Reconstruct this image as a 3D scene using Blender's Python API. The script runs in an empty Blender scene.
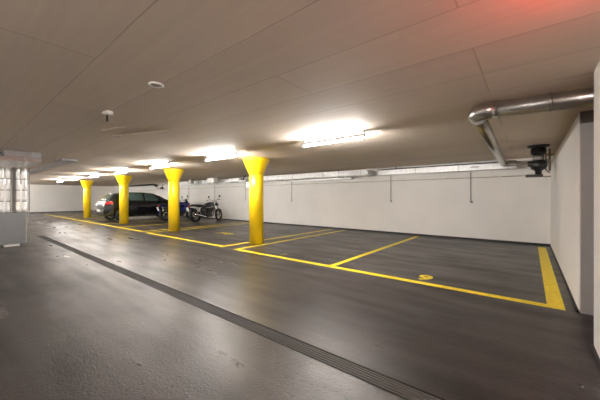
import bpy, bmesh, math, random
from mathutils import Vector, Matrix
random.seed(7)
PI = math.pi
scene = bpy.context.scene
COL = scene.collection

# ---------------------------------------------------------------- camera, world, exposure
CAM_H = 1.22
cd = bpy.data.cameras.new('camera'); cam = bpy.data.objects.new('camera', cd); COL.objects.link(cam)
cam.location = (0, 0, CAM_H); cam.rotation_euler = (PI/2, 0, math.radians(39.03))
cd.sensor_width = 36.0; cd.lens = 283.7/600*36.0; cd.shift_y = -2.5/600
cd.clip_start = 0.02; cd.clip_end = 200
scene.camera = cam
w = bpy.data.worlds.new('world'); scene.world = w; w.use_nodes = True
w.node_tree.nodes['Background'].inputs[0].default_value = (1, .93, .85, 1)
w.node_tree.nodes['Background'].inputs[1].default_value = 0.0
vs = scene.view_settings
vs.view_transform = 'Standard'; vs.look = 'None'; vs.gamma = 1; vs.exposure = 1.55; vs.use_curve_mapping = False
scene.cycles.max_bounces = 16; scene.cycles.diffuse_bounces = 12; scene.cycles.glossy_bounces = 6
TUBE_POWER = 165.0
RED_POWER = 75.0

# ---------------------------------------------------------------- materials
def new_mat(name):
    m = bpy.data.materials.new(name); m.use_nodes = True
    nt = m.node_tree; b = nt.nodes['Principled BSDF']
    return m, nt, b
def plain(name, col, rough=.5, metal=0.0, var=.08, scale=8, bump=0.0, coat=0.0, emit=None, es=0):
    m, nt, b = new_mat(name)
    N = nt.nodes; L = nt.links
    tc = N.new('ShaderNodeTexCoord')
    nz = N.new('ShaderNodeTexNoise'); nz.inputs['Scale'].default_value = scale; nz.inputs['Detail'].default_value = 4
    L.new(tc.outputs['Object'], nz.inputs['Vector'])
    cr = N.new('ShaderNodeValToRGB')
    cr.color_ramp.elements[0].position = .3; cr.color_ramp.elements[1].position = .7
    cr.color_ramp.elements[0].color = tuple(c*(1-var) for c in col)+(1,)
    cr.color_ramp.elements[1].color = tuple(min(1, c*(1+var)) for c in col)+(1,)
    L.new(nz.outputs['Fac'], cr.inputs['Fac']); L.new(cr.outputs['Color'], b.inputs['Base Color'])
    b.inputs['Roughness'].default_value = rough; b.inputs['Metallic'].default_value = metal
    b.inputs['Coat Weight'].default_value = coat
    if bump:
        bp = N.new('ShaderNodeBump'); bp.inputs['Strength'].default_value = bump; bp.inputs['Distance'].default_value = .01
        L.new(nz.outputs['Fac'], bp.inputs['Height']); L.new(bp.outputs['Normal'], b.inputs['Normal'])
    if emit:
        b.inputs['Emission Color'].default_value = emit+(1,); b.inputs['Emission Strength'].default_value = es
    return m

def floor_mat():
    m, nt, b = new_mat('floor_coating'); N = nt.nodes; L = nt.links
    tc = N.new('ShaderNodeTexCoord')
    n1 = N.new('ShaderNodeTexNoise'); n1.inputs['Scale'].default_value = .55; n1.inputs['Detail'].default_value = 6; n1.inputs['Roughness'].default_value = .6
    n2 = N.new('ShaderNodeTexNoise'); n2.inputs['Scale'].default_value = 70; n2.inputs['Detail'].default_value = 4
    mp = N.new('ShaderNodeMapping'); mp.inputs['Scale'].default_value = (.5, 3.0, 1)
    n3 = N.new('ShaderNodeTexNoise'); n3.inputs['Scale'].default_value = 1.4; n3.inputs['Detail'].default_value = 5
    L.new(tc.outputs['Object'], n1.inputs['Vector']); L.new(tc.outputs['Object'], n2.inputs['Vector'])
    L.new(tc.outputs['Object'], mp.inputs['Vector']); L.new(mp.outputs['Vector'], n3.inputs['Vector'])
    cr = N.new('ShaderNodeValToRGB')
    cr.color_ramp.elements[0].position = .36; cr.color_ramp.elements[1].position = .66
    cr.color_ramp.elements[0].color = FLOOR_A+(1,); cr.color_ramp.elements[1].color = FLOOR_B+(1,)
    mx = N.new('ShaderNodeMath'); mx.operation = 'MULTIPLY_ADD'; mx.inputs[1].default_value = .5
    ad = N.new('ShaderNodeMath'); ad.operation = 'MULTIPLY'; ad.inputs[1].default_value = .5
    L.new(n3.outputs['Fac'], ad.inputs[0]); L.new(n1.outputs['Fac'], mx.inputs[0]); L.new(ad.outputs[0], mx.inputs[2])
    L.new(mx.outputs[0], cr.inputs['Fac'])
    # speckle pits
    v = N.new('ShaderNodeTexNoise'); v.inputs['Scale'].default_value = 26; v.inputs['Detail'].default_value = 4; L.new(tc.outputs['Object'], v.inputs['Vector'])
    vr = N.new('ShaderNodeValToRGB'); vr.color_ramp.elements[0].position = .60; vr.color_ramp.elements[1].position = .66
    vr.color_ramp.elements[0].color = (1, 1, 1, 1); vr.color_ramp.elements[1].color = (.55, .55, .55, 1)
    L.new(v.outputs['Fac'], vr.inputs['Fac'])
    mc = N.new('ShaderNodeMix'); mc.data_type = 'RGBA'; mc.blend_type = 'MULTIPLY'; mc.inputs[0].default_value = 1
    L.new(cr.outputs['Color'], mc.inputs[6]); L.new(vr.outputs['Color'], mc.inputs[7])
    L.new(mc.outputs[2], b.inputs['Base Color'])
    rr = N.new('ShaderNodeMapRange'); rr.inputs[1].default_value = .36; rr.inputs[2].default_value = .66
    rr.inputs[3].default_value = .44; rr.inputs[4].default_value = .24
    L.new(mx.outputs[0], rr.inputs[0]); L.new(rr.outputs[0], b.inputs['Roughness'])
    bp = N.new('ShaderNodeBump'); bp.inputs['Strength'].default_value = .5; bp.inputs['Distance'].default_value = .006
    hs = N.new('ShaderNodeMath'); hs.operation = 'MULTIPLY_ADD'; hs.inputs[1].default_value = -.6
    L.new(v.outputs['Fac'], hs.inputs[0]); L.new(n2.outputs['Fac'], hs.inputs[2])
    L.new(hs.outputs[0], bp.inputs['Height']); L.new(bp.outputs['Normal'], b.inputs['Normal'])
    b.inputs['Specular IOR Level'].default_value = .38
    return m
FLOOR_A = (.020, .017, .0165); FLOOR_B = (.075, .066, .064)

def ceiling_mat():
    m, nt, b = new_mat('board_marked_concrete'); N = nt.nodes; L = nt.links
    tc = N.new('ShaderNodeTexCoord')
    mp = N.new('ShaderNodeMapping'); mp.inputs['Location'].default_value = (.3, -.155, 0)
    L.new(tc.outputs['Object'], mp.inputs['Vector'])
    nd = N.new('ShaderNodeTexNoise'); nd.inputs['Scale'].default_value = 2.0; L.new(tc.outputs['Object'], nd.inputs['Vector'])
    va = N.new('ShaderNodeVectorMath'); va.operation = 'MULTIPLY_ADD'; va.inputs[1].default_value = (.01, .012, 0)
    L.new(nd.outputs['Color'], va.inputs[0]); L.new(mp.outputs['Vector'], va.inputs[2])
    br = N.new('ShaderNodeTexBrick'); br.offset = .37; br.offset_frequency = 3; br.squash = 1.6; br.squash_frequency = 2
    br.inputs['Scale'].default_value = 1; br.inputs['Brick Width'].default_value = 3.7; br.inputs['Row Height'].default_value = .53
    br.inputs['Mortar Size'].default_value = .006; br.inputs['Mortar Smooth'].default_value = .3; br.inputs['Bias'].default_value = 0
    br.inputs['Color1'].default_value = (1, 1, 1, 1); br.inputs['Color2'].default_value = (.90, .90, .90, 1); br.inputs['Mortar'].default_value = (.64, .62, .60, 1)
    L.new(va.outputs[0], br.inputs['Vector'])
    ms = N.new('ShaderNodeMapping'); ms.inputs['Scale'].default_value = (.7, 14, 1); L.new(tc.outputs['Object'], ms.inputs['Vector'])
    n1 = N.new('ShaderNodeTexNoise'); n1.inputs['Scale'].default_value = 1.2; n1.inputs['Detail'].default_value = 5; L.new(ms.outputs['Vector'], n1.inputs['Vector'])
    cr = N.new('ShaderNodeValToRGB'); cr.color_ramp.elements[0].position = .3; cr.color_ramp.elements[1].position = .7
    cr.color_ramp.elements[0].color = (CEIL[0]*.93, CEIL[1]*.93, CEIL[2]*.92, 1); cr.color_ramp.elements[1].color = CEIL+(1,)
    L.new(n1.outputs['Fac'], cr.inputs['Fac'])
    mc = N.new('ShaderNodeMix'); mc.data_type = 'RGBA'; mc.blend_type = 'MULTIPLY'; mc.inputs[0].default_value = .8
    L.new(cr.outputs['Color'], mc.inputs[6]); L.new(br.outputs['Color'], mc.inputs[7]); L.new(mc.outputs[2], b.inputs['Base Color'])
    bp = N.new('ShaderNodeBump'); bp.inputs['Strength'].default_value = .5; bp.inputs['Distance'].default_value = .004; bp.invert = True
    L.new(br.outputs['Fac'], bp.inputs['Height'])
    b2 = N.new('ShaderNodeBump'); b2.inputs['Strength'].default_value = .25; b2.inputs['Distance'].default_value = .004
    L.new(n1.outputs['Fac'], b2.inputs['Height']); L.new(bp.outputs['Normal'], b2.inputs['Normal']); L.new(b2.outputs['Normal'], b.inputs['Normal'])
    b.inputs['Roughness'].default_value = .75
    return m
CEIL = (.80, .685, .575)

M = {}
M['floor'] = floor_mat(); M['ceiling'] = ceiling_mat()
M['wall'] = plain('painted_plaster', (.86, .84, .80), .8, var=.03, scale=1.5, bump=.05)
M['wall_r'] = plain('rough_painted_wall', (.84, .82, .80), .85, var=.03, scale=30, bump=.25)
M['door'] = plain('grey_door_paint', (.42, .41, .40), .5, var=.04)
M['dark'] = plain('dark_lintel', (.10, .085, .07), .7)
M['tar'] = plain('tar_upstand', (.03, .028, .028), .6)
M['yellow'] = plain('yellow_gloss_paint', (.95, .66, .010), .3, var=.03, scale=3, coat=.2)
M['line'] = plain('yellow_road_paint', (.93, .69, .02), .5, var=.14, scale=14)
M['worn'] = plain('worn_yellow_paint', (.36, .29, .10), .6, var=.4, scale=30)
M['galv'] = plain('galvanised_sheet', (.66, .66, .65), .42, .6, var=.12, scale=12, bump=.04)
M['galv_d'] = plain('galvanised_joint', (.38, .38, .38), .45, 1.0, var=.1)
M['spiro'] = plain('spiral_duct_zinc', (.50, .48, .46), .3, 1.0, var=.1, scale=10)
def foil_mat():
    m, nt, b = new_mat('crinkled_foil'); N = nt.nodes; L = nt.links
    tc = N.new('ShaderNodeTexCoord'); v = N.new('ShaderNodeTexVoronoi'); v.inputs['Scale'].default_value = 22
    L.new(tc.outputs['Object'], v.inputs['Vector'])
    bp = N.new('ShaderNodeBump'); bp.inputs['Strength'].default_value = .6; bp.inputs['Distance'].default_value = .02
    L.new(v.outputs['Distance'], bp.inputs['Height']); L.new(bp.outputs['Normal'], b.inputs['Normal'])
    b.inputs['Base Color'].default_value = (.90, .88, .86, 1); b.inputs['Metallic'].default_value = .75; b.inputs['Roughness'].default_value = .42
    return m
M['foil'] = foil_mat()
M['boxgrey'] = plain('grey_sheet_metal', (.27, .28, .29), .45, .2, var=.04)
M['post'] = plain('grey_post', (.20, .185, .17), .5, .3)
M['white'] = plain('white_plastic', (.85, .83, .80), .4)
M['blackp'] = plain('black_pe_pipe', (.012, .012, .012), .38)
M['brass'] = plain('brown_bracket', (.22, .17, .12), .5, .4)
M['cable'] = plain('grey_conduit', (.33, .31, .29), .5)
M['conduit'] = plain('pale_conduit', (.55, .51, .46), .5)
M['painted'] = plain('overpainted_conduit', (.50, .43, .36), .7)
M['clip'] = plain('pale_clip', (.80, .78, .74), .5)
M['tube'] = plain('lit_tube', (1, 1, 1), .5, var=0, emit=(1.0, .96, .925), es=TUBE_POWER)
M['red'] = plain('lit_red_lens', (.8, .02, .01), .4, var=0, emit=(1.0, .045, .02), es=RED_POWER)
M['grate'] = plain('galvanised_grate', (.085, .08, .078), .6, .0)
M['pit'] = plain('drain_pit', (.01, .01, .01), .9)
M['carpaint'] = plain('black_car_paint', (.006, .006, .007), .22, var=.02, coat=.4)
M['carglass'] = plain('tinted_car_glass', (.07, .11, .095), .10, var=.02, coat=.2)
M['trim'] = plain('black_plastic', (.012, .012, .012), .5)
M['tyre'] = plain('tyre_rubber', (.014, .014, .014), .7, var=.2, scale=20)
M['rim'] = plain('alloy_rim', (.42, .41, .40), .3, .9)
M['darkrim'] = plain('dark_rim', (.035, .032, .03), .45, .3)
M['chrome'] = plain('chrome', (.75, .74, .72), .12, 1.0, var=.02)
M['tail'] = plain('red_tail_lens', (.55, .01, .01), .15, coat=1)
M['clear'] = plain('clear_lens', (.75, .75, .75), .1, coat=1)
M['plate'] = plain('number_plate_white', (.8, .8, .78), .4)
M['blue'] = plain('blue_motorcycle_paint', (.012, .02, .16), .2, coat=1)
M['mblack'] = plain('black_gloss_paint', (.012, .012, .014), .2, coat=1)
M['seat'] = plain('black_seat_vinyl', (.015, .014, .014), .6)
M['engine'] = plain('engine_alloy', (.06, .058, .056), .4, .8, var=.3, scale=30)

# ---------------------------------------------------------------- mesh helpers
class MB:
    def __init__(s): s.bm = bmesh.new()
    def box(s, x0, x1, y0, y1, z0, z1, bev=0, M_=None):
        r = bmesh.ops.create_cube(s.bm, size=1)
        vs_ = r['verts']
        for v in vs_:
            v.co = Vector((x0+(v.co.x+.5)*(x1-x0), y0+(v.co.y+.5)*(y1-y0), z0+(v.co.z+.5)*(z1-z0)))
        if bev:
            es = list({e for v in vs_ for e in v.link_edges})
            rb = bmesh.ops.bevel(s.bm, geom=es, offset=bev, segments=2, affect='EDGES', profile=.6)
            vs_ = list({v for f in rb['faces'] for v in f.verts}) + [v for v in vs_ if v.is_valid]
            vs_ = list(set(vs_))
        if M_ is not None:
            for v in vs_: v.co = M_ @ v.co
        return s
    def tube(s, pts, r, seg=12, cap=True, closed=False, squash=None):
        pts = [Vector(p) for p in pts]; n = len(pts)
        rr = r if isinstance(r, (list, tuple)) else [r]*n
        rings = []; prev = None
        for i, p in enumerate(pts):
            if closed: t = pts[(i+1) % n]-pts[i-1]
            elif i == 0: t = pts[1]-pts[0]
            elif i == n-1: t = pts[-1]-pts[-2]
            else: t = (pts[i+1]-p).normalized()+(p-pts[i-1]).normalized()
            t.normalize()
            if prev is None:
                a = Vector((0, 0, 1)) if abs(t.z) < .9 else Vector((1, 0, 0))
                u = t.cross(a).normalized()
            else: u = (prev-t*prev.dot(t)).normalized()
            prev = u; vv = t.cross(u)
            k = 1
            if 0 < i < n-1 and not closed:
                c = (pts[i+1]-p).normalized().dot((p-pts[i-1]).normalized()); k = 1/max(.6, math.sqrt((1+c)/2))
            rings.append([s.bm.verts.new(p+(u*math.cos(2*PI*j/seg)+vv*math.sin(2*PI*j/seg))*rr[i]*k) for j in range(seg)])
        m = n if closed else n-1
        for i in range(m):
            A = rings[i]; B = rings[(i+1) % n]
            for j in range(seg):
                f = s.bm.faces.new((A[j], A[(j+1) % seg], B[(j+1) % seg], B[j])); f.smooth = True
        if cap and not closed:
            s.bm.faces.new(rings[0][::-1]); s.bm.faces.new(rings[-1])
        return s
    def lathe(s, prof, o=(0, 0, 0), axis='z', seg=32, caps=True):
        o = Vector(o); rings = []
        for r, h in prof:
            ring = []
            for j in range(seg):
                a = 2*PI*j/seg; c, d = r*math.cos(a), r*math.sin(a)
                v = {'z': (c, d, h), 'y': (c, h, d), 'x': (h, c, d)}[axis]
                ring.append(s.bm.verts.new(o+Vector(v)))
            rings.append(ring)
        for A, B in zip(rings, rings[1:]):
            for j in range(seg):
                f = s.bm.faces.new((A[j], A[(j+1) % seg], B[(j+1) % seg], B[j])); f.smooth = True
        if caps:
            s.bm.faces.new(rings[0][::-1]); s.bm.faces.new(rings[-1])
        return s
    def prism(s, poly, y0, y1, axis='y', bev=0):
        f = {'y': lambda a, b, t: (a, t, b), 'z': lambda a, b, t: (a, b, t), 'x': lambda a, b, t: (t, a, b)}[axis]
        A = [s.bm.verts.new(f(a, b, y0)) for a, b in poly]; B = [s.bm.verts.new(f(a, b, y1)) for a, b in poly]
        n = len(poly); fs = [s.bm.faces.new(A[::-1]), s.bm.faces.new(B)]
        for i in range(n): fs.append(s.bm.faces.new((A[i], A[(i+1) % n], B[(i+1) % n], B[i])))
        if bev:
            es = list({e for q in fs[:2] for e in q.edges})
            bmesh.ops.bevel(s.bm, geom=es, offset=bev, segments=2, affect='EDGES', profile=.5)
        return s
    def grid(s, rows, smooth=True):
        R = [[s.bm.verts.new(p) for p in r] for r in rows]
        for a, b in zip(R, R[1:]):
            for i in range(len(a)-1):
                f = s.bm.faces.new((a[i], a[i+1], b[i+1], b[i])); f.smooth = smooth
        return s
    def build(s, name, mat, parent=None, shade=None, mods=None):
        bmesh.ops.recalc_face_normals(s.bm, faces=s.bm.faces)
        me = bpy.data.meshes.new(name); s.bm.to_mesh(me); s.bm.free()
        me.materials.append(mat)
        o = bpy.data.objects.new(name, me); COL.objects.link(o)
        if parent is not None: o.parent = parent
        if shade == 'smooth':
            for p in me.polygons: p.use_smooth = True
        return o
def empty(name, loc=(0, 0, 0), rz=0):
    o = bpy.data.objects.new(name, None); COL.objects.link(o); o.location = loc; o.rotation_euler = (0, 0, rz); o.empty_display_size = .1
    return o
def tag(o, label=None, cat=None, group=None, kind=None):
    if label: o['label'] = label
    if cat: o['category'] = cat
    if group: o['group'] = group
    if kind: o['kind'] = kind
    return o
def struct(o, label): return tag(o, label, kind='structure')
def copy_tree(o, parent=None):
    c = o.copy(); COL.objects.link(c)
    if parent is not None: c.parent = parent
    for ch in list(o.children): copy_tree(ch, c)
    return c

# ---------------------------------------------------------------- the setting
X0, X1 = -30.4, 1.7      # far left wall, inside of the recess
YB = 9.5                 # back wall
YF = -3.6                # wall behind the camera
H = 2.25
XR = .40                 # right wall face
DR0, DR1 = 1.73, 1.885   # drain slot
DX0 = -12.1

f = MB()
f.box(X0-.2, X1+.2, YF-.2, DR0, -.2, 0); f.box(X0-.2, X1+.2, DR1, YB+.2, -.2, 0); f.box(X0-.2, DX0, DR0, DR1, -.2, 0)
f.box(DX0, X1+.2, DR0, DR1, -.2, -.1)
floor = struct(f.build('floor', M['floor']), 'dark glossy coated garage floor')
struct(MB().box(X0-.2, X1+.2, YF-.2, YB+.2, H, H+.25).build('ceiling', M['ceiling']), 'low warm grey concrete ceiling with formwork seams')
struct(MB().box(X0-.2, X1+.2, YB, YB+.2, 0, H).build('wall_back', M['wall']), 'long pale wall behind the parking bays')
struct(MB().box(X0-.2, X0, YF, YB, 0, H).build('wall_left', M['wall']), 'distant pale end wall at the left')
struct(MB().box(X0-.2, X1+.2, YF-.2, YF, 0, H).build('wall_front', M['wall']), 'pale wall on the near side of the garage')
# right wall: a lower slab with an open gap over it, then the recess with a grey door, then the full height near wall
r = MB(); r.box(XR, 1.0, 4.22, YB, 0, 2.12, bev=.02)
struct(r.build('wall_right', M['wall_r']), 'pale side wall beside the bay, stopping short of the ceiling')
struct(MB().box(1.0, 1.2, 4.22, YB, 0, H).build('wall_outer', M['wall_r']), 'wall set back above the side wall')
struct(MB().box(XR, 1.9, YF, 3.29, 0, H, bev=.02).build('wall_near', M['wall_r']), 'pale full height wall at the right edge')
struct(MB().box(X1, X1+.2, 3.29, YB, 0, H).build('wall_recess', M['wall_r']), 'end wall of the recess')
d1 = struct(MB().box(XR+.012, 1.68, 4.18, 4.218, .0, 2.0, bev=.006).build('door_1', M['door']), 'grey door leaf in the recess at the right')
h_ = MB(); h_.tube([(1.2, 4.18, 1.02), (1.2, 4.13, 1.02), (1.32, 4.13, 1.02)], .01); h_.build('door_handle', M['chrome'], d1)
struct(MB().box(XR+.012, 1.68, 4.16, 4.218, 2.0, 2.12).build('trim_1', M['dark']), 'dark lintel over the grey door')
struct(MB().box(X0, XR, YB-.014, YB, 0, .05).build('baseboard_back', M['tar']), 'black tar edge along the back wall')
struct(MB().box(XR-.014, XR, 4.2, YB-.014, 0, .03).build('baseboard_right', M['tar']), 'black tar edge along the side wall')
struct(MB().box(XR-.014, XR, YF, 3.3, 0, .03).build('baseboard_near', M['tar']), 'black tar edge along the near right wall')
struct(MB().box(X0, X0+.014, YF, YB-.014, 0, .06).build('baseboard_left', M['tar']), 'black tar edge along the end wall')

# painted markings are parts of the floor
T = .002
def line(x0, x1, y0, y1, lab=None, name='bay_line', mat='line'):
    o = MB().box(x0, x1, y0, y1, .0002, T).build(name, M[mat], floor)
    o['label'] = lab or 'yellow painted bay line'; return o
YL0, YL1 = 4.18, 4.30
ye = 9.28
line(-5.42, .30, YL0, YL1, 'yellow front line of the two right bays')
line(.15, .30, YL1, 9.12, 'wide yellow line beside the side wall')
line(-2.80, -2.69, YL1, ye); line(-5.42, -5.31, YL1, ye)
line(-10.33, -5.88, YL0+.05, YL1+.05, 'yellow front line of the motorcycle bay')
line(-5.99, -5.88, YL1+.05, ye); line(-10.33, -10.22, YL1+.05, ye)
line(-27.5, -10.78, YL0+.1, YL1+.1, 'yellow front line of the far bays')
for x in (-10.86, -13.1, -15.3, -18.3, -20.6, -23.0, -25.3): line(x, x+.11, YL1+.1, ye)
def text_mesh(s, size, name, mat, loc, rz, lab, font_off=.012):
    cu = bpy.data.curves.new(name, 'FONT'); cu.body = s; cu.size = size; cu.extrude = .0009; cu.offset = font_off; cu.align_x = 'CENTER'
    o = bpy.data.objects.new(name+'_tmp', cu); COL.objects.link(o)
    dg = bpy.context.evaluated_depsgraph_get(); me = bpy.data.meshes.new_from_object(o.evaluated_get(dg)); me.name = name
    bpy.data.objects.remove(o); me.materials.clear(); me.materials.append(mat)
    q = bpy.data.objects.new(name, me); COL.objects.link(q); q.location = loc; q.rotation_euler = (0, 0, rz); q.parent = floor; q['label'] = lab
    return q
text_mesh('9', .40, 'bay_number', M['line'], (-1.24, 4.42, .0013), 0, 'yellow 9 painted in the right bay', .014)
text_mesh('8', .26, 'bay_number', M['worn'], (-4.10, 4.42, .0013), 0, 'worn faint bay number beside the front line', .006)
text_mesh('7', .28, 'bay_number', M['worn'], (-8.05, 4.50, .0013), 0, 'worn faint bay number in the motorcycle bay', .006)
# motorcycle pictogram in the middle of its bay
mm = MB()
for sx in (-.42, .42):
    mm.tube([(-8.07+sx+.2*math.cos(a*PI/8), 5.78+.2*math.sin(a*PI/8), .001) for a in range(16)], .026, 4, closed=True)
mm.prism([(-8.5, 5.80), (-8.3, 6.08), (-7.95, 6.02), (-7.8, 6.12), (-7.62, 5.82), (-7.72, 5.8), (-7.86, 5.98), (-8.0, 5.80)], .0005, .002, axis='z')
for v in mm.bm.verts:
    v.co.x = -8.03+(v.co.x+8.05)*.62; v.co.y = 5.9+(v.co.y-5.85)*.7; v.co.z = max(.0004, min(.002, v.co.z))
o = mm.build('bay_symbol', M['line'], floor); o['label'] = 'yellow pictogram painted in the motorcycle bay'

# ---------------------------------------------------------------- drain channel
dr = empty('drain_channel', (DX0, (DR0+DR1)/2, 0)); tag(dr, 'long slotted drainage grate running across the dark floor', 'drain')
b = MB(); L_ = .42+(-DX0)-.02
b.box(0.002, L_, -.0765, -.066, -.098, .001); b.box(0.002, L_, .066, .0765, -.098, .001)
b.build('channel_frame', M['pit'], dr)
b = MB()
for k in range(5):
    y = -.052+k*.026; b.box(.004, L_, y-.0055, y+.0055, -.03, 0)
x = .1
while x < L_: b.box(x, x+.008, -.066, .066, -.04, -.026); x += .5
b.build('grating', M['grate'], dr)
MB().box(.002, L_, -.066, .066, -.0995, -.09).build('channel_bed', M['pit'], dr)

# ---------------------------------------------------------------- yellow columns
cols = [(-5.64, 5.12, 'nearest and tallest yellow round column, white sensor on its side'),
        (-10.12, 5.16, 'second yellow round column, standing in front of the blue motorcycle'),
        (-14.86, 5.16, 'third yellow round column, standing in front of the black car'),
        (-21.1, 5.3, 'farthest yellow round column, left of the black car')]
for x, y, lab in cols:
    c = tag(empty('support_column', (x, y, 0)), lab, 'column', 'yellow columns along the bays')
    R = .19
    b = MB(); b.lathe([(R, 0), (R, 1.815), (R-.004, 1.82)], seg=40); b.build('shaft', M['yellow'], c)
    b = MB(); b.lathe([(R-.004, 1.821), (R+.003, 1.824), (R+.012, 1.86), (.335, 2.17), (.345, 2.19), (.345, H-.001)], seg=40); b.build('capital', M['yellow'], c)
sn = tag(empty('wall_sensor', (-5.64-.14, 5.12-.155, 1.56)), 'small white sensor box mounted on the nearest yellow column', 'sensor')
sn.rotation_euler.z = math.radians(-40)
MB().box(-.03, .03, -.05, 0.012, -.06, .06, bev=.008).build('housing', M['white'], sn)
MB().lathe([(.018, -.012), (.014, 0)], (0, -.05, 0), 'y', 16).build('lens', M['cable'], sn)

# ---------------------------------------------------------------- ceiling tube lights
def make_light():
    t = empty('tube_light')
    MB().box(-.59, .59, -.019, .019, -.086, -.045, bev=.004).build('housing', M['cable'], t)
    b = MB().tube([(-.585, 0, -.106), (.585, 0, -.106)], .0145, 12); b.build('tube', M['tube'], t)
    for sx in (-1, 1):
        MB().box(sx*.598-.012, sx*.598+.012, -.014, .014, -.122, 0, bev=.003).build('end_cap', M['cable'], t)
    return t
lt = make_light()
lab = ['large lit tube light right of the nearest column', 'lit tube light just left of the nearest yellow column',
       'lit tube light just left of the second yellow column', 'lit tube light at the top left of the third yellow column',
       'lit tube light over the top of the farthest yellow column', 'second smallest lit tube light, left of the farthest column',
       'leftmost and smallest lit tube light by the end wall']
for k in range(7):
    t = lt if k == 0 else copy_tree(lt)
    t.location = (-2.58-3.1*k, 4.02, H); tag(t, lab[k], 'light', 'tube lights in a row on the ceiling')
for x, y in ((-.9, -2.1), (-7.6, -2.4), (-13.8, -2.4), (-20, 1.0), (-23.4, 1.9), (-26, 2.3), (-28.6, 2.3)):      # second row, added out of view to raise the overall brightness
    t = copy_tree(lt); t.location = (x, y, H)
    tag(t, 'added fill tube light, out of view', 'light', 'added fill tube lights out of view')

# ---------------------------------------------------------------- red signal lamp on the near wall, above the right edge of the frame
rl = tag(empty('signal_lamp', (XR, 1.62, 2.06)), 'red signal lamp on the near right wall', 'lamp')
MB().box(-.05, 0, -.06, .06, -.10, .10, bev=.01).build('housing', M['blackp'], rl)
MB().lathe([(.045, 0), (.043, -.02), (.03, -.045), (.008, -.055)], (-.05, 0, .03), 'x', 20).build('lens', M['red'], rl)

# ---------------------------------------------------------------- ventilation
def ring_x(b, x, y0, y1, z0, z1, t=.012, wd=.03): b.box(x-wd/2, x+wd/2, y0-t, y1+t, z0-t, z1+t, bev=.003)
va = tag(empty('air_duct', (-4.05, 9.3, 2.06)), 'bright flat galvanised duct along the back wall at the right', 'duct')
MB().box(0, 3.78, -.08, .14, -.08, .085, bev=.004).build('duct_body', M['galv'], va)
for x in (.02, 1.25, 2.45, 3.6): MB().box(x-.008, x+.008, -.088, .15, -.088, .093, bev=.003).build('joint_flange', M['galv_d'], va)
MB().box(2.75, 2.95, -.0835, -.08, -.01, .03).build('label_plate', M['cable'], va)
for x in (.6, 2.36, 3.3): MB().box(x-.02, x+.02, -.03, .03, .085, .19).build('hanging_bracket', M['galv_d'], va)
MB().box(-.02, 3.78, -.082, -.07, .086, .12).build('hanging_rail', M['trim'], va)

vb = tag(empty('oval_air_duct', (-4.2, 9.06, 2.07)), 'long flat duct with rounded end reaching left behind the columns', 'duct')
b = MB(); pr = []
hw, hh = .16, .085
for side, cx in ((1, 0), ):
    pass
plan = [(-13.0, -hw), (-.22, -hw)]+[(-.22+.22*math.sin(a*PI/16), -hw+.22*(1-math.cos(a*PI/16))) for a in range(1, 9)]+[(0, .42), (-.30, .42), (-.30, hw), (-13.0, hw)]
b.prism(plan, -hh, hh, axis='z', bev=.02); b.build('duct_body', M['galv'], vb)
for x in (-.32, -1.9, -3.4, -4.9, -7.4, -9.8, -11.6): MB().box(x-.01, x+.01, -hw-.01, hw+.01, -hh-.01, hh+.01, bev=.004).build('joint_flange', M['galv_d'], vb)
for x in (-1.2, -4.2, -6.6, -10.4): MB().box(x-.015, x+.015, -hw-.02, hw+.02, -hh-.03, -hh-.012).tube([(x, -hw-.02, -hh-.02), (x, -hw-.02, .18)], .006, 8).tube([(x, hw+.02, -hh-.02), (x, hw+.02, .18)], .006, 8).build('hanging_bracket', M['galv_d'], vb)

vc = tag(empty('low_air_duct', (-18.6, 9.39, 1.955)), 'low bright duct strip along the wall behind the motorcycles', 'duct')
MB().box(0, 7.9, -.06, .06, -.035, .035, bev=.004).build('duct_body', M['galv'], vc)
vd = tag(empty('low_air_duct', (-8.4, 9.37, 1.93)), 'low thin duct under the flat duct right of the nearest column', 'duct')
MB().box(0, 3.3, -.06, .06, -.03, .03, bev=.004).build('duct_body', M['galv'], vd)

# dampers and junctions on the ducts left of the nearest column
q = tag(empty('duct_damper', (-10.6, 8.74, 2.03)), 'white actuator box under dark bracket, left of the nearest column', 'damper')
MB().box(-.16, .14, -.08, .08, -.08, .02, bev=.01).build('housing', M['white'], q)
MB().box(-.22, .08, -.03, .03, .02, .10, bev=.006).tube([(.06, 0, .08), (.2, 0, .215)], .03, 10).build('bracket', M['trim'], q)
q = tag(empty('duct_junction', (-12.9, 8.62, 2.10)), 'bright square duct junction above the black motorcycle', 'duct')
b = MB().box(-.28, .28, -.1, .1, -.10, .14, bev=.01); b.build('housing', M['galv'], q)
for x in (-.28, 0, .28): MB().box(x-.02, x+.02, -.112, .112, -.112, .147, bev=.003).build('joint_flange', M['clip'], q)
q = tag(empty('duct_junction', (-14.9, 8.62, 2.10)), 'small bright duct junction just right of the second column', 'duct')
MB().box(-.13, .1, -.1, .1, -.10, .14, bev=.01).build('housing', M['galv_d'], q)
MB().box(-.02, .12, -.125, -.1, -.09, .12, bev=.003).build('joint_flange', M['clip'], q)

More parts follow.
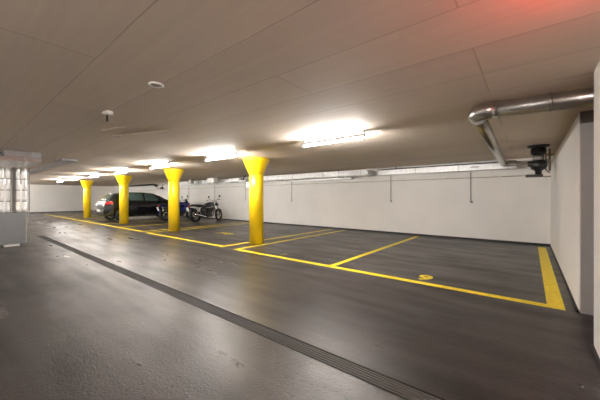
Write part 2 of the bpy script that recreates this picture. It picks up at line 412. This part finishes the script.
# spiral duct at the right
sp = tag(empty('round_air_duct', (0, 0, 0)), 'round galvanised pipe bending under the ceiling at the right', 'duct')
zc = 2.125
bend = [(-.38+.08*math.cos(PI/2+a*PI/12)-0, 3.62-.08+.08*math.sin(PI/2+a*PI/12)+0, zc) for a in range(0, 1)]
b = MB(); b.tube([(1.66, 3.72, zc-.02), (-.32, 3.53, zc)], .083, 24); b.build('cross_pipe', M['spiro'], sp)
b = MB()
P_ = [Vector((-.32, 3.53, zc))]
for k in range(1, 7):
    a = k/6*PI/2; P_.append(Vector((-.32-.13*math.sin(a), 3.53+.13*(1-math.cos(a)), zc)))
b.tube([(-.26, 3.534, zc)]+P_+[(-.45, 3.75, zc)], .088, 24); b.build('elbow', M['spiro'], sp)
b = MB(); b.tube([(-.45, 3.72, zc), (-.55, 9.12, zc-.02)], .07, 20); b.build('long_pipe', M['spiro'], sp)
for x in (1.2, .55, .15): MB().lathe([(.0865, -.012), (.0865, .012)], (x, 3.53+.19*(x+.32)/1.98, zc-.02*(x+.32)/1.98), 'x', 24).build('pipe_joint', M['galv_d'], sp)
for y in (5.6, 7.5): MB().lathe([(.073, -.012), (.073, .012)], (-.45-.10*(y-3.72)/5.4, y, zc-.003), 'y', 24).build('pipe_joint', M['galv_d'], sp)
b = MB(); b.tube([(-.55, 9.12, zc-.02), (-.28, 9.12, zc-.02)], .075, 16).box(-.22, .35, 9.06, 9.18, zc-.075, zc+.02)
b.tube([(-.28, 9.12, zc-.02), (-.2, 9.12, zc-.02)], .05, 12); b.build('end_spigot', M['spiro'], sp)

# black drain pipe assembly in the right corner
bp = tag(empty('drain_pipe', (.13, 7.35, H)), 'black plastic drain pipe under a ceiling flange near the right corner', 'pipe')
b = MB().lathe([(.175, 0), (.175, -.03), (.12, -.045)], seg=32); b.build('flange', M['blackp'], bp)
b = MB().lathe([(.10, -.02), (.12, -.06), (.125, -.12), (.115, -.17), (.085, -.19), (.085, -.20)], seg=32); b.build('upper_bend', M['blackp'], bp)
b = MB().lathe([(.088, -.20), (.088, -.29)], seg=32); b.build('coupling', M['cable'], bp)
b = MB().lathe([(.09, -.29), (.13, -.32), (.14, -.40), (.115, -.46), (.055, -.50), (.05, -.60)], seg=32)
b.tube([(-.04, -.03, -.36), (-.17, -.04, -.36)], .055, 20); b.build('lower_bend', M['blackp'], bp)
b = MB().box(-.2, .07, -.05, .04, -.625, -.57, bev=.006); b.build('outlet', M['blackp'], bp)
bk = tag(empty('pipe_bracket', (.30, 7.9, 2.12)), 'brown metal pipe bracket on the side wall behind the black pipe', 'bracket')
MB().box(-.05, .09, -.04, .04, -.02, .01).box(.0, .04, -.03, .03, -.34, .12, bev=.005).tube([(-.04, 0, 0), (-.04, 0, -.32), (.02, 0, -.38)], .012, 8).build('frame', M['brass'], bk)
b = MB().tube([(.33, 7.82, 1.66), (.22, 7.6, 1.64), (.15, 7.42, 1.66)], .012, 8)
tag(b.build('short_pipe', M['conduit']), 'short pale pipe from the side wall to the black drain pipe', 'pipe')

# wall conduit and its drops
wc = tag(empty('wall_conduit', (0, YB-.012, 1.79)), 'thin pale conduit running along the back wall', 'conduit')
b = MB().tube([(-24, 0, 0), (.05, 0, 0)], .011, 8); b.build('conduit_tube', M['conduit'], wc)
for x in (-.65, -2.05, -3.1, -5.2, -7.3, -9.4, -11.5, -13.6): MB().box(x-.025, x+.025, -.02, .012, -.025, .025, bev=.004).build('clip', M['clip'], wc)
places = [(-1.33, 'below the right end of the bright duct'), (-3.69, 'below the left end of the bright duct'), (-8.16, 'right of the nearest column'),
          (-11.24, 'just left of the nearest column'), (-13.93, 'above the black motorcycle'), (-16.7, 'just right of the second column')]
for x, s_ in places:
    c = tag(empty('cable_drop', (x, YB-.025, 1.10)), 'thin grey vertical cable on the back wall, '+s_, 'cable', 'cable drops on the back wall')
    MB().tube([(0, 0, .02), (0, 0, .86)], .011, 8).build('cable', M['cable'], c)
    MB().tube([(0, 0, .03), (.0, -.01, -.01), (.03, -.035, -.025), (.05, -.03, .01)], .013, 8).build('hook', M['galv_d'], c)

# black pipe behind the car
pp = tag(empty('black_pipe', (-25.6, 9.3, 2.16)), 'black pipe along the back wall above the car', 'pipe')
MB().tube([(0, 0, 0), (4.3, 0, -.0)], .06, 12).tube([(4.25, 0, 0), (4.6, 0, -.05), (4.85, 0, -.12)], .08, 12).build('pipe_body', M['blackp'], pp)
q = tag(empty('pipe_fitting', (-20.1, 9.2, 2.08)), 'grey pipe fitting with hanging bracket above the car bonnet', 'bracket')
MB().tube([(-.6, 0, .1), (1.3, 0, .06)], .035, 10).tube([(-.45, 0, -.2), (.35, 0, -.24)], .03, 10).tube([(.35, 0, -.24), (.6, 0, .08)], .04, 10).build('frame', M['cable'], q)
MB().box(.25, .5, -.07, .07, -.28, -.16, bev=.01).build('clamp', M['trim'], q)
MB().tube([(0, 0, .08), (0, 0, .17)], .012, 8).build('hanging_rod', M['galv_d'], q)

# ceiling fittings
q = tag(empty('smoke_detector', (-2.64, 1.18, H)), 'round white ring detector on the ceiling', 'detector')
MB().lathe([(.060, 0), (.062, -.010), (.055, -.016), (.046, -.014), (.042, -.004)], seg=32, caps=True).build('base', M['white'], q)
MB().lathe([(.036, -.004), (.034, -.012), (.02, -.014)], seg=32).build('sensor_cap', M['painted'], q)
q = tag(empty('ceiling_sensor', (-3.95, 1.19, H)), 'white ceiling sensor plate with a hanging black stem', 'sensor')
MB().box(-.085, .075, -.03, .035, -.014, 0, bev=.004).lathe([(.05, 0), (.045, -.022)], (-.02, .015, 0), seg=20).lathe([(.026, -.01), (.024, -.045)], (.055, -.01, 0), seg=16).build('base', M['white'], q)
MB().tube([(.0, 0, -.01), (.0, 0, -.115)], [.011, .014], 12).build('stem', M['blackp'], q)
b = MB().tube([(-5.05, 1.45, H-.008), (-4.9, 1.52, H-.012), (-4.75, 1.5, H-.012), (-4.6, 1.62, H-.008)], .006, 8)
tag(b.build('cable_stub', M['painted']), 'short curved cable on the ceiling beyond the sensor', 'cable')
b = MB().tube([(-5.3, 1.75, H-.006), (-4.2, 2.12, H-.006)], .005, 8); b.box(-5.38, -5.26, 1.70, 1.80, H-.02, H-.0005, bev=.004)
tag(b.build('ceiling_conduit', M['painted']), 'thin ceiling conduit ending at a small box', 'conduit')

# ---------------------------------------------------------------- left: foil wrapped risers, grey box, ceiling ducts
def px_y(u, X):
    t = (u-300)/283.7; th = math.radians(39.03)
    # point (X,Y): lateral / depth = t
    c, s = math.cos(th), math.sin(th)
    return X*(c+t*s)/(t*c-s)
XF = -10.05
gb = tag(empty('service_box', (XF, .55, 0)), 'grey sheet metal box at the foot of the foil wrapped pipes', 'box')
MB().box(-.62, .05, -1.0, .67, .06, .84, bev=.008).build('body', M['boxgrey'], gb)
for y in (-.75, -.05, .42): MB().box(-.5, .03, y-.14, y+.14, 0, .06, bev=.005).build('foot', M['white'], gb)
MB().box(-.02, .056, .668, .682, .06, .84, bev=.004).build('corner_edge', M['conduit'], gb)
pl = [(24.2, 'rightmost foil wrapped vertical pipe above the grey box'), (17.3, 'foil wrapped vertical pipe just right of the grey post'),
      (8.2, 'foil wrapped vertical pipe just left of the grey post'), (1.2, 'foil wrapped vertical pipe at the left edge of the photo')]
for u, s_ in pl:
    yy = px_y(u, XF-.1)
    c = tag(empty('insulated_pipe', (XF-.1, yy, .842)), s_, 'pipe', 'foil wrapped pipes at the left')
    b = MB(); prof = []
    n = 4; hgt = 1.13
    for k in range(n):
        z0 = hgt*k/n
        for t_, rr in ((.02, .062), (.12, .074), (.5, .080), (.88, .074), (.98, .062)): prof.append((rr*.62, z0+t_*hgt/n))
    b.lathe(prof, seg=20)
    for v in b.bm.verts:
        k_ = 1+.05*math.sin(9*v.co.z+v.co.x*40)+.05*math.sin(33*v.co.z+u); v.co.x *= k_; v.co.y *= k_
    b.build('foil_wrap', M['foil'], c)
    for k in range(1, n): MB().lathe([(.044, -.012), (.044, .012)], (0, 0, hgt*k/n), seg=20).build('band', M['cable'], c)
yp = px_y(13.2, XF-.1)
tag(MB().box(XF-.22, XF-.04, yp-.022, yp+.022, .845, 1.98, bev=.004).build('steel_post', M['post']), 'grey post between the foil wrapped pipes', 'post')
yp = px_y(28.6, XF-.1)
tag(MB().box(XF-.08, XF-.06, yp-.003, yp+.017, 0, 1.98).build('thin_post', M['cable']), 'thin pale upright just right of the foil wrapped pipes', 'post')
vd = tag(empty('air_duct', (-9.0, .6, 2.12)), 'grey duct box under the ceiling over the foil wrapped pipes', 'duct')
MB().box(-1.6, .3, -1.3, .72, -.10, -.02, bev=.006).build('duct_body', M['spiro'], vd)
MB().box(-.4, .25, .12, .70, -.02, .128, bev=.004).build('side_box', M['galv_d'], vd)
MB().box(.25, .285, .55, .72, -.1, .125, bev=.004).build('end_plate', M['galv_d'], vd)
MB().box(-1.2, .1, -1.0, -.05, -.02, .05, bev=.02).box(-.1, .1, -.35, .1, .05, .09, bev=.01).build('damper', M['dark'], vd)
for y in (-.7, -.1, .45): MB().box(-1.61, .31, y-.01, y+.01, -.11, -.01, bev=.003).build('joint_flange', M['galv_d'], vd)
ve = tag(empty('flat_air_duct', (-9.35, 1.78, 2.10)), 'pale flat duct under the ceiling right of the foil wrapped pipes', 'duct')
MB().box(-5.5, .9, -.14, .14, -.012, .022, bev=.004).build('duct_body', M['spiro'], ve)
MB().box(.88, .91, -.15, .15, -.02, .03, bev=.004).build('end_flange', M['galv_d'], ve)
for x, y in ((-4.5, -.1), (0, -.1), (0, .1)): MB().tube([(x, y, .02), (x, y, .149)], .008, 8).build('hanging_rod', M['galv_d'], ve)

# ---------------------------------------------------------------- black hatchback, local x forward from rear bumper, y left
def make_car(loc, rz):
    root = tag(empty('car', loc, rz), 'black five door car parked nose to the wall behind the third column', 'car')
    Lc = 4.30
    def lerp(tbl, x):
        for (a, va_), (b_, vb_) in zip(tbl, tbl[1:]):
            if x <= b_:
                t = (x-a)/(b_-a) if b_ > a else 0; t = max(0, min(1, t)); t = t*t*(3-2*t)*.35+t*.65
                return va_+(vb_-va_)*t
        return tbl[-1][1]
    topz = [(0, .74), (.03, .90), (.10, 1.02), (.25, 1.19), (.48, 1.36), (.8, 1.425), (1.3, 1.46), (1.9, 1.462), (2.3, 1.42), (2.65, 1.30), (3.05, 1.10), (3.3, 1.01), (3.7, .94), (4.05, .84), (4.22, .70), (4.30, .55)]
    belt = [(0, .74), (.03, .88), (.10, .95), (.5, .985), (1.5, .95), (2.5, .93), (3.05, .92), (3.3, .90), (3.7, .85), (4.05, .76), (4.22, .64), (4.30, .52)]
    wid = [(0, .56), (.06, .70), (.25, .83), (.7, .89), (2.2, .90), (3.4, .89), (3.9, .83), (4.15, .74), (4.30, .58)]
    roofw = [(0, .60), (.25, .62), (.6, .60), (1.4, .63), (2.2, .61), (3.0, .66), (3.3, .72), (3.9, .68), (4.30, .45)]
    botz = [(0, .36), (.1, .28), (.5, .22), (3.7, .20), (4.15, .22), (4.30, .28)]
    xs = [0, .03, .06, .10, .17, .25, .36, .48, .6, .72, .84, .96, 1.08, 1.2, 1.4, 1.6, 1.9, 2.1, 2.3, 2.5, 2.65, 2.8, 2.95, 3.05, 3.2, 3.3, 3.5, 3.7, 3.9, 4.05, 4.15, 4.22, 4.27, 4.30]
    def side(x, s):   # point on cross section, s in 0..1 from sill to roof centre
        W, T, B, R, Z0 = lerp(wid, x), lerp(topz, x), lerp(belt, x), lerp(roofw, x), lerp(botz, x)
        kp = [(W*.90, Z0), (W*.975, Z0+.05), (W*.99, Z0+(B-Z0)*.35), (W, Z0+(B-Z0)*.62), (W*.985, Z0+(B-Z0)*.84), (W*.955, B),
              (R+(W*.955-R)*.45, B+(T-B)*.50), (R+.03, B+(T-B)*.88), (R-.05, T-.012*(T > B+.1)), (R*.55, T+.004), (0, T+.012)]
        p = s*(len(kp)-1); i = min(int(p), len(kp)-2); t = p-i
        return Vector((x, kp[i][0]+(kp[i+1][0]-kp[i][0])*t, kp[i][1]+(kp[i+1][1]-kp[i][1])*t))
    N = 10
    b = MB(); rows = []
    for x in xs:
        r_ = [side(x, k/N) for k in range(N+1)]
        full = [Vector((v.x, -v.y, v.z)) for v in r_]+[v for v in r_[-2::-1]]
        rows.append(full)
    R = [[b.bm.verts.new(p) for p in r_] for r_ in rows]
    for a, c in zip(R, R[1:]):
        n = len(a)
        for i in range(n): b.bm.faces.new((a[i], a[(i+1) % n], c[(i+1) % n], c[i]))
    b.bm.faces.new(R[0][::-1]); b.bm.faces.new(R[-1])
    body = b.build('body', M['carpaint'], root)
    WR, WX = .315, (.72, 3.36)
    c_ = MB()
    for wx in WX:
        for sy in (-1, 1):
            y0, y1 = (sy*.62, sy*1.1) if sy > 0 else (-1.1, -.62)
            c_.lathe([(.37, y0), (.37, y1)], (wx, 0, .33), 'y', 28)
    cutter = c_.build('cutter_tmp', M['trim'], root)
    md = body.modifiers.new('arches', 'BOOLEAN'); md.operation = 'DIFFERENCE'; md.object = cutter; md.solver = 'EXACT'
    bpy.context.view_layer.update()
    dg = bpy.context.evaluated_depsgraph_get(); me = bpy.data.meshes.new_from_object(body.evaluated_get(dg))
    body.modifiers.clear(); me.name = 'body'; body.data = me
    bpy.data.objects.remove(cutter)
    for p in me.polygons: p.use_smooth = abs(p.normal.y) < .999 and abs(p.normal.x) < .98
    try: me.set_sharp_from_angle(angle=math.radians(40))
    except Exception: pass
    # glass patches follow the greenhouse
    def patch(x0, x1, s0, s1, sy, name, mat, off=.006, nx=8, ns=5, skew0=0, skew1=0, parent=root):
        g = MB(); rows = []
        for i in range(nx+1):
            row = []
            for j in range(ns+1):
                s = s0+(s1-s0)*j/ns; fx = j/ns
                x = (x0+skew0*fx)+((x1+skew1*fx)-(x0+skew0*fx))*i/nx
                p = side(x, s); px = side(min(Lc, x+.02), s); ps = side(x, min(1, s+.02))
                nrm = (px-p).cross(ps-p).normalized()
                if nrm.y < 0 and abs(nrm.y) > .05: nrm = -nrm
                elif abs(nrm.y) <= .05 and nrm.z < 0: nrm = -nrm
                p = p+nrm*off; row.append(Vector((p.x, p.y*sy, p.z)))
            rows.append(row)
        g.grid(rows); o_ = g.build(name, M[mat], parent)
        sm = o_.modifiers.new('thick', 'SOLIDIFY'); sm.thickness = .004; sm.offset = 0
        return o_
    for sy in (-1, 1):
        patch(.62, 1.02, .53, .715, sy, 'side_window', 'carglass', skew0=.12)
        patch(1.08, 1.78, .53, .715, sy, 'side_window', 'carglass')
        patch(1.86, 2.72, .53, .715, sy, 'side_window', 'carglass', skew1=-.42)
        patch(1.3, 3.0, .075, .11, sy, 'sill_trim', 'trim', off=.008)
        # door handles
        for hx in (1.25, 2.05):
            p = side(hx, .43); MB().box(hx-.08, hx+.08, p.y*sy-.012, p.y*sy+.015, p.z-.012, p.z+.012, bev=.005).build('door_handle', M['carpaint'], root)
        m_ = MB(); p = side(2.62, .53)
        m_.box(2.55, 2.68, sy*(p.y+.10)-.09, sy*(p.y+.10)+.09, p.z+.0, p.z+.13, bev=.03); m_.build('wing_mirror', M['carpaint'], root)
        # tail lamps wrap round the rear corner
        g = patch(.035, .34, .42, .53, sy, 'tail_lamp', 'tail', off=.008, skew0=.03, skew1=-.05)
        hl = patch(3.78, 4.17, .36, .50, sy, 'headlamp', 'clear', off=.006)
    # windscreen & rear window
    def top_patch(x0, x1, wfrac, name, n=8):
        g = MB(); rows = []
        for i in range(n+1):
            x = x0+(x1-x0)*i/n; row = []
            for j in range(-4, 5):
                s = 1-abs(j)/4*wfrac; p = side(x, s); row.append(Vector((p.x+(.006 if x > 2 else -.008), p.y*(1 if j > 0 else -1), p.z+.008)))
            rows.append(row)
        g.grid(rows); o_ = g.build(name, M['carglass'], root)
        sm = o_.modifiers.new('thick', 'SOLIDIFY'); sm.thickness = .004
    top_patch(2.3, 3.08, .20, 'windscreen'); top_patch(.11, .47, .22, 'rear_window')
    MB().box(-.012, .02, -.62, .62, .865, .895, bev=.006).build('boot_trim', M['chrome'], root)
    MB().box(-.045, .14, -.70, .70, .36, .60, bev=.05).build('rear_bumper', M['carpaint'], root)
    MB().box(-.062, -.03, -.68, .68, .37, .45, bev=.01).build('bumper_insert', M['trim'], root)
    MB().box(-.066, -.053, -.26, .26, .49, .60, bev=.003).build('number_plate', M['plate'], root)
    MB().box(.46, .70, -.50, .50, 1.355, 1.385, bev=.01).build('roof_spoiler', M['carpaint'], root)
    MB().tube([(-.04, .5, .32), (.2, .5, .32)], .03, 14).build('exhaust', M['chrome'], root)
    MB().box(4.22, 4.31, -.5, .5, .32, .48, bev=.01).build('front_grille', M['trim'], root)
    # wheels
    for wx in WX:
        for sy in (-1, 1):
            wl = empty('wheel', (wx, sy*.79, WR)); wl.parent = root
            MB().lathe([(.20, -.095), (.29, -.10), (.312, -.08), (.315, 0), (.312, .08), (.29, .10), (.20, .095)], axis='y', seg=36, caps=False).build('tyre', M['tyre'], wl)
            rb = MB().lathe([(.20, -.09), (.205, .02), (.20, .09)], axis='y', seg=36, caps=False)
            rb.lathe([(.045, sy*.05), (.04, sy*.085)], axis='y', seg=16)
            for k in range(5):
                a = k*2*PI/5; Mx = Matrix.Rotation(a, 4, 'Y')
                rb.box(.03, .205, sy*.065-.014, sy*.065+.014, -.026, .026, bev=.005, M_=Mx)
            rb.build('rim', M['rim'], wl)
            MB().lathe([(.13, sy*.0), (.13, sy*.02)], axis='y', seg=24).build('brake_disc', M['engine'], wl)
    return root
make_car((-16.92, 4.78, 0), PI/2).scale = (1, 1, 1.025)

# ---------------------------------------------------------------- motorcycles, local x forward, rear axle at x=0
def make_moto(loc, rz, lean, paint, label, sporty, steer=0):
    root = tag(empty('motorcycle', loc, rz), label, 'motorcycle', 'motorcycles in the wide bay')
    root.rotation_euler = (lean, 0, rz)
    WB = 1.42; R = .315
    def wheel(x, name, wdt):
        wl = empty(name, (x, 0, R)); wl.parent = root
        b = MB(); n = 40; prof = []
        prof = [(R-.10, -wdt*.35), (R-.06, -wdt*.5), (R-.02, -wdt*.42), (R, 0), (R-.02, wdt*.42), (R-.06, wdt*.5), (R-.10, wdt*.35)]
        b.lathe(prof, axis='y', seg=40, caps=False); b.build('tyre', M['tyre'], wl)
        b = MB().lathe([(R-.085, -wdt*.36), (R-.105, -wdt*.2), (R-.105, wdt*.2), (R-.085, wdt*.36)], axis='y', seg=40, caps=False)
        b.lathe([(.04, -.06), (.04, .06)], axis='y', seg=16)
        for k in range(10):
            a = k*PI/5; b.box(.03, R-.10, -.008, .008, -.008, .008, M_=Matrix.Rotation(a, 4, 'Y'))
        b.build('rim', M['darkrim'], wl)
        MB().lathe([(.075, -.068), (.135, -.068), (.135, -.063), (.075, -.063)], axis='y', seg=28, caps=False).build('brake_disc', M['chrome'], wl)
        return wl
    wheel(0, 'rear_wheel', .16); wheel(WB, 'front_wheel', .12)
    # fork
    ax = Vector((WB, 0, R)); hd = Vector((WB-.33, 0, 1.0))
    b = MB()
    for sy in (-1, 1):
        o_ = Vector((0, sy*.095, 0)); mid = ax.lerp(hd, .5)
        b.tube([ax+o_, mid+o_], .028, 12); b.tube([mid+o_, hd+o_], .021, 12)
    b.box(hd.x-.05, hd.x+.05, -.12, .12, hd.z-.03, hd.z, bev=.006); b.box(hd.x-.0, hd.x+.10, -.12, .12, hd.z-.2, hd.z-.17, bev=.006)
    b.build('front_fork', M['engine'], root)
    # mudguards
    def guard(cx, a0, a1, rr, wdt, name, mat):
        g = MB(); rows = []
        for i in range(13):
            a = math.radians(a0+(a1-a0)*i/12); row = []
            for j in range(-3, 4):
                t = j/3; rr_ = rr-.03*t*t; row.append(Vector((cx+rr_*math.cos(a), wdt*t, R+rr_*math.sin(a))))
            rows.append(row)
        g.grid(rows); o_ = g.build(name, M[mat], root); s_ = o_.modifiers.new('thick', 'SOLIDIFY'); s_.thickness = .006
    guard(WB, 40, 150, R+.03, .07, 'front_mudguard', paint); guard(0, 75, 170 if sporty else 140, R+.045, .085, 'rear_mudguard', 'trim' if not sporty else paint)
    # frame
    b = MB()
    for sy in (-1, 1):
        y = sy*.10
        b.tube([(WB-.33, sy*.04, .90), (.95, y, .82), (.55, y, .72), (.45, y, .45), (.40, y, .30)], .021, 10)
        b.tube([(WB-.32, sy*.03, .82), (1.02, y, .42), (.9, y, .25), (.42, y, .25)], .019, 10)
        b.tube([(.52, y, .72), (.1, y, .80), (-.18, y*.8, .82)], .018, 10)
        b.tube([(0, y*1.15, R), (.42, y, .38)], .024, 10)
    b.build('frame', M['trim'], root)
    b = MB()
    for sy in (-1, 1):
        b.tube([(.03, sy*.145, R+.03), (.14, sy*.135, .74)], .016, 10)
        b.tube([(.05, sy*.145, R+.10), (.12, sy*.135, .66)], .034, 12)
    b.build('rear_shock', M['chrome'] if not sporty else M['engine'], root)
    # engine
    e = MB(); e.box(.42, .86, -.14, .14, .24, .46, bev=.04)
    e.lathe([(.11, -.19), (.13, -.17), (.13, .17), (.11, .19)], (.72, 0, .37), 'y', 24); e.lathe([(.085, -.18), (.085, .18)], (.5, 0, .36), 'y', 20)
    for k in range(7):
        e.box(.66, .90, -.15, .15, .47+k*.026, .485+k*.026, M_=None)
    e.box(.68, .88, -.12, .12, .45, .66, bev=.01); e.box(.66, .90, -.13, .13, .655, .70, bev=.015)
    e.box(.36, .60, -.12, .12, .44, .70, bev=.03); e.box(.90, 1.0, -.13, .13, .52, .72, bev=.02)
    e.build('engine', M['engine'], root)
    b = MB()
    for sy in (-.05, .05):
        b.tube([(.90, sy, .60), (1.0, sy, .52), (1.0, sy*1.3, .32), (.88, -.10+sy*.3, .23), (.6, -.15+sy*.3, .22)], .021, 10)
    b.build('header_pipe', M['chrome'], root)
    b = MB().tube([(.62, -.15, .22), (.42, -.18, .25), (-.02, -.22, .36 if not sporty else .42), (-.16, -.22, .39 if not sporty else .46)], [.03, .045, .055, .05], 16)
    b.build('silencer', M['chrome'], root)
    # tank
    def blob(pts, name, mat, seg=14):
        g = MB(); rings = []
        for (x, z, wy, hz) in pts:
            rings.append([Vector((x, wy*math.copysign(abs(math.cos(2*PI*j/seg))**.75, math.cos(2*PI*j/seg)), z+hz*math.copysign(abs(math.sin(2*PI*j/seg))**.8, math.sin(2*PI*j/seg)))) for j in range(seg)])
        V = [[g.bm.verts.new(p) for p in r_] for r_ in rings]
        for A, B in zip(V, V[1:]):
            for j in range(seg): g.bm.faces.new((A[j], A[(j+1) % seg], B[(j+1) % seg], B[j]))
        g.bm.faces.new(V[0][::-1]); g.bm.faces.new(V[-1])
        o_ = g.build(name, M[mat], root, 'smooth'); s_ = o_.modifiers.new('sub', 'SUBSURF'); s_.levels = 1; s_.render_levels = 1
        return o_
    blob([(.46, .79, .06, .05), (.52, .80, .12, .085), (.66, .84, .155, .12), (.84, .87, .17, .14), (.98, .87, .13, .11), (1.05, .85, .06, .05)], 'fuel_tank', paint)
    MB().lathe([(.035, 0), (.03, .014)], (.80, 0, .955), 'z', 18).build('tank_cap', M['chrome'], root)
    if sporty:
        blob([(-.32, .86, .05, .03), (-.2, .87, .10, .05), (.1, .85, .13, .055), (.35, .80, .13, .05), (.52, .79, .08, .04)], 'seat', 'seat')
        blob([(.96, .78, .05, .08), (1.02, .82, .16, .16), (1.16, .86, .17, .17), (1.28, .84, .12, .13), (1.34, .80, .05, .06)], 'front_fairing', paint)
        blob([(.50, .45, .17, .06), (.62, .46, .185, .16), (.9, .55, .19, .22), (1.08, .66, .17, .17), (1.14, .72, .08, .08)], 'side_fairing', paint)
        blob([(-.30, .77, .05, .03), (-.18, .76, .11, .06), (.12, .73, .13, .08), (.34, .68, .10, .06)], 'tail_fairing', paint)
        g = MB(); g.grid([[Vector((1.27-.10*t-.05*abs(j)/3, .12*j/3, .94+.20*t)) for j in range(-3, 4)] for t in (0, .33, .66, 1)])
        o_ = g.build('windshield', M['carglass'], root); s_ = o_.modifiers.new('thick', 'SOLIDIFY'); s_.thickness = .004
        for sy in (-1,):
            MB().box(-.30, .10, sy*.30-.09, sy*.30+.09, .46, .74, bev=.04).build('side_case', M['mblack'], root)
    else:
        blob([(-.26, .83, .08, .03), (-.16, .845, .12, .042), (.1, .84, .13, .045), (.32, .825, .13, .045), (.50, .81, .10, .035)], 'seat', 'seat')
        blob([(.30, .60, .05, .05), (.38, .62, .13, .10), (.52, .62, .13, .10), (.60, .62, .06, .05)], 'side_cover', paint)
    # bars, lamp, mirrors
    hb = Vector((hd.x+.02, 0, hd.z+.02))
    b = MB().tube([hb+Vector((-.14, .38, .07)), hb+Vector((-.05, .22, .09)), hb+Vector((0, .07, .03)), hb+Vector((0, -.07, .03)), hb+Vector((-.05, -.22, .09)), hb+Vector((-.14, -.38, .07))], .012, 10)
    b.build('handlebar', M['chrome'] if not sporty else M['trim'], root)
    for sy in (-1, 1):
        MB().tube([hb+Vector((-.10, sy*.30, .078)), hb+Vector((-.14, sy*.39, .07))], .018, 10).build('grip', M['trim'], root)
        b = MB().tube([hb+Vector((-.06, sy*.24, .09)), hb+Vector((-.03, sy*.30, .22))], .007, 8)
        b.lathe([(.02, -.008), (.055, -.004), (.055, .008), (.03, .014)], hb+Vector((-.03, sy*.32, .25)), 'x', 18); b.build('mirror', M['trim'], root)
    b = MB().lathe([(.03, -.11), (.07, -.08), (.088, -.02), (.092, .03)], (hd.x+.20, 0, .86), 'x', 24); b.build('headlamp', M['mblack'], root)
    MB().lathe([(.085, .03), (.07, .045), (.02, .052)], (hd.x+.20, 0, .86), 'x', 24).build('headlamp_lens', M['clear'], root)
    MB().box(-.33, -.27, -.06, .06, .76, .82, bev=.01).build('tail_lamp', M['tail'], root)
    Mx = Matrix.Translation((-.36, 0, .64)) @ Matrix.Rotation(math.radians(-18), 4, 'Y')
    MB().box(-.006, .006, -.09, .09, -.10, .10, bev=.002, M_=Mx).build('number_plate', M['plate'], root)
    MB().tube([(-.20, 0, .80), (-.30, 0, .74), (-.35, 0, .66)], .014, 8).build('plate_bracket', M['trim'], root)
    MB().tube([(.42, .12, .26), (.34, .27, .03)], .012, 8).build('side_stand', M['trim'], root)
    if steer:
        P0 = Vector((WB-.17, 0, 0)); Ms = Matrix.Translation(P0) @ Matrix.Rotation(steer, 4, 'Z') @ Matrix.Translation(-P0)
        for ch in root.children:
            if ch.name.split('.')[0] in ('front_wheel', 'front_fork', 'front_mudguard', 'handlebar', 'grip', 'mirror', 'headlamp', 'headlamp_lens'):
                ch.matrix_basis = Ms @ ch.matrix_basis
    return root
def place(rear, front, paint, lab, sporty):
    a = math.atan2(front[1]-rear[1], front[0]-rear[0])
    make_moto((rear[0], rear[1], 0), a, math.radians(-5), paint, lab, sporty, 0 if sporty else math.radians(24))
place((-12.76, 7.58), (-12.76, 8.98), 'mblack', 'black naked motorcycle with chrome exhaust, right of the second column', False)
place((-14.6, 7.0), (-14.55, 8.40), 'blue', 'blue motorcycle partly hidden behind the second yellow column', True)
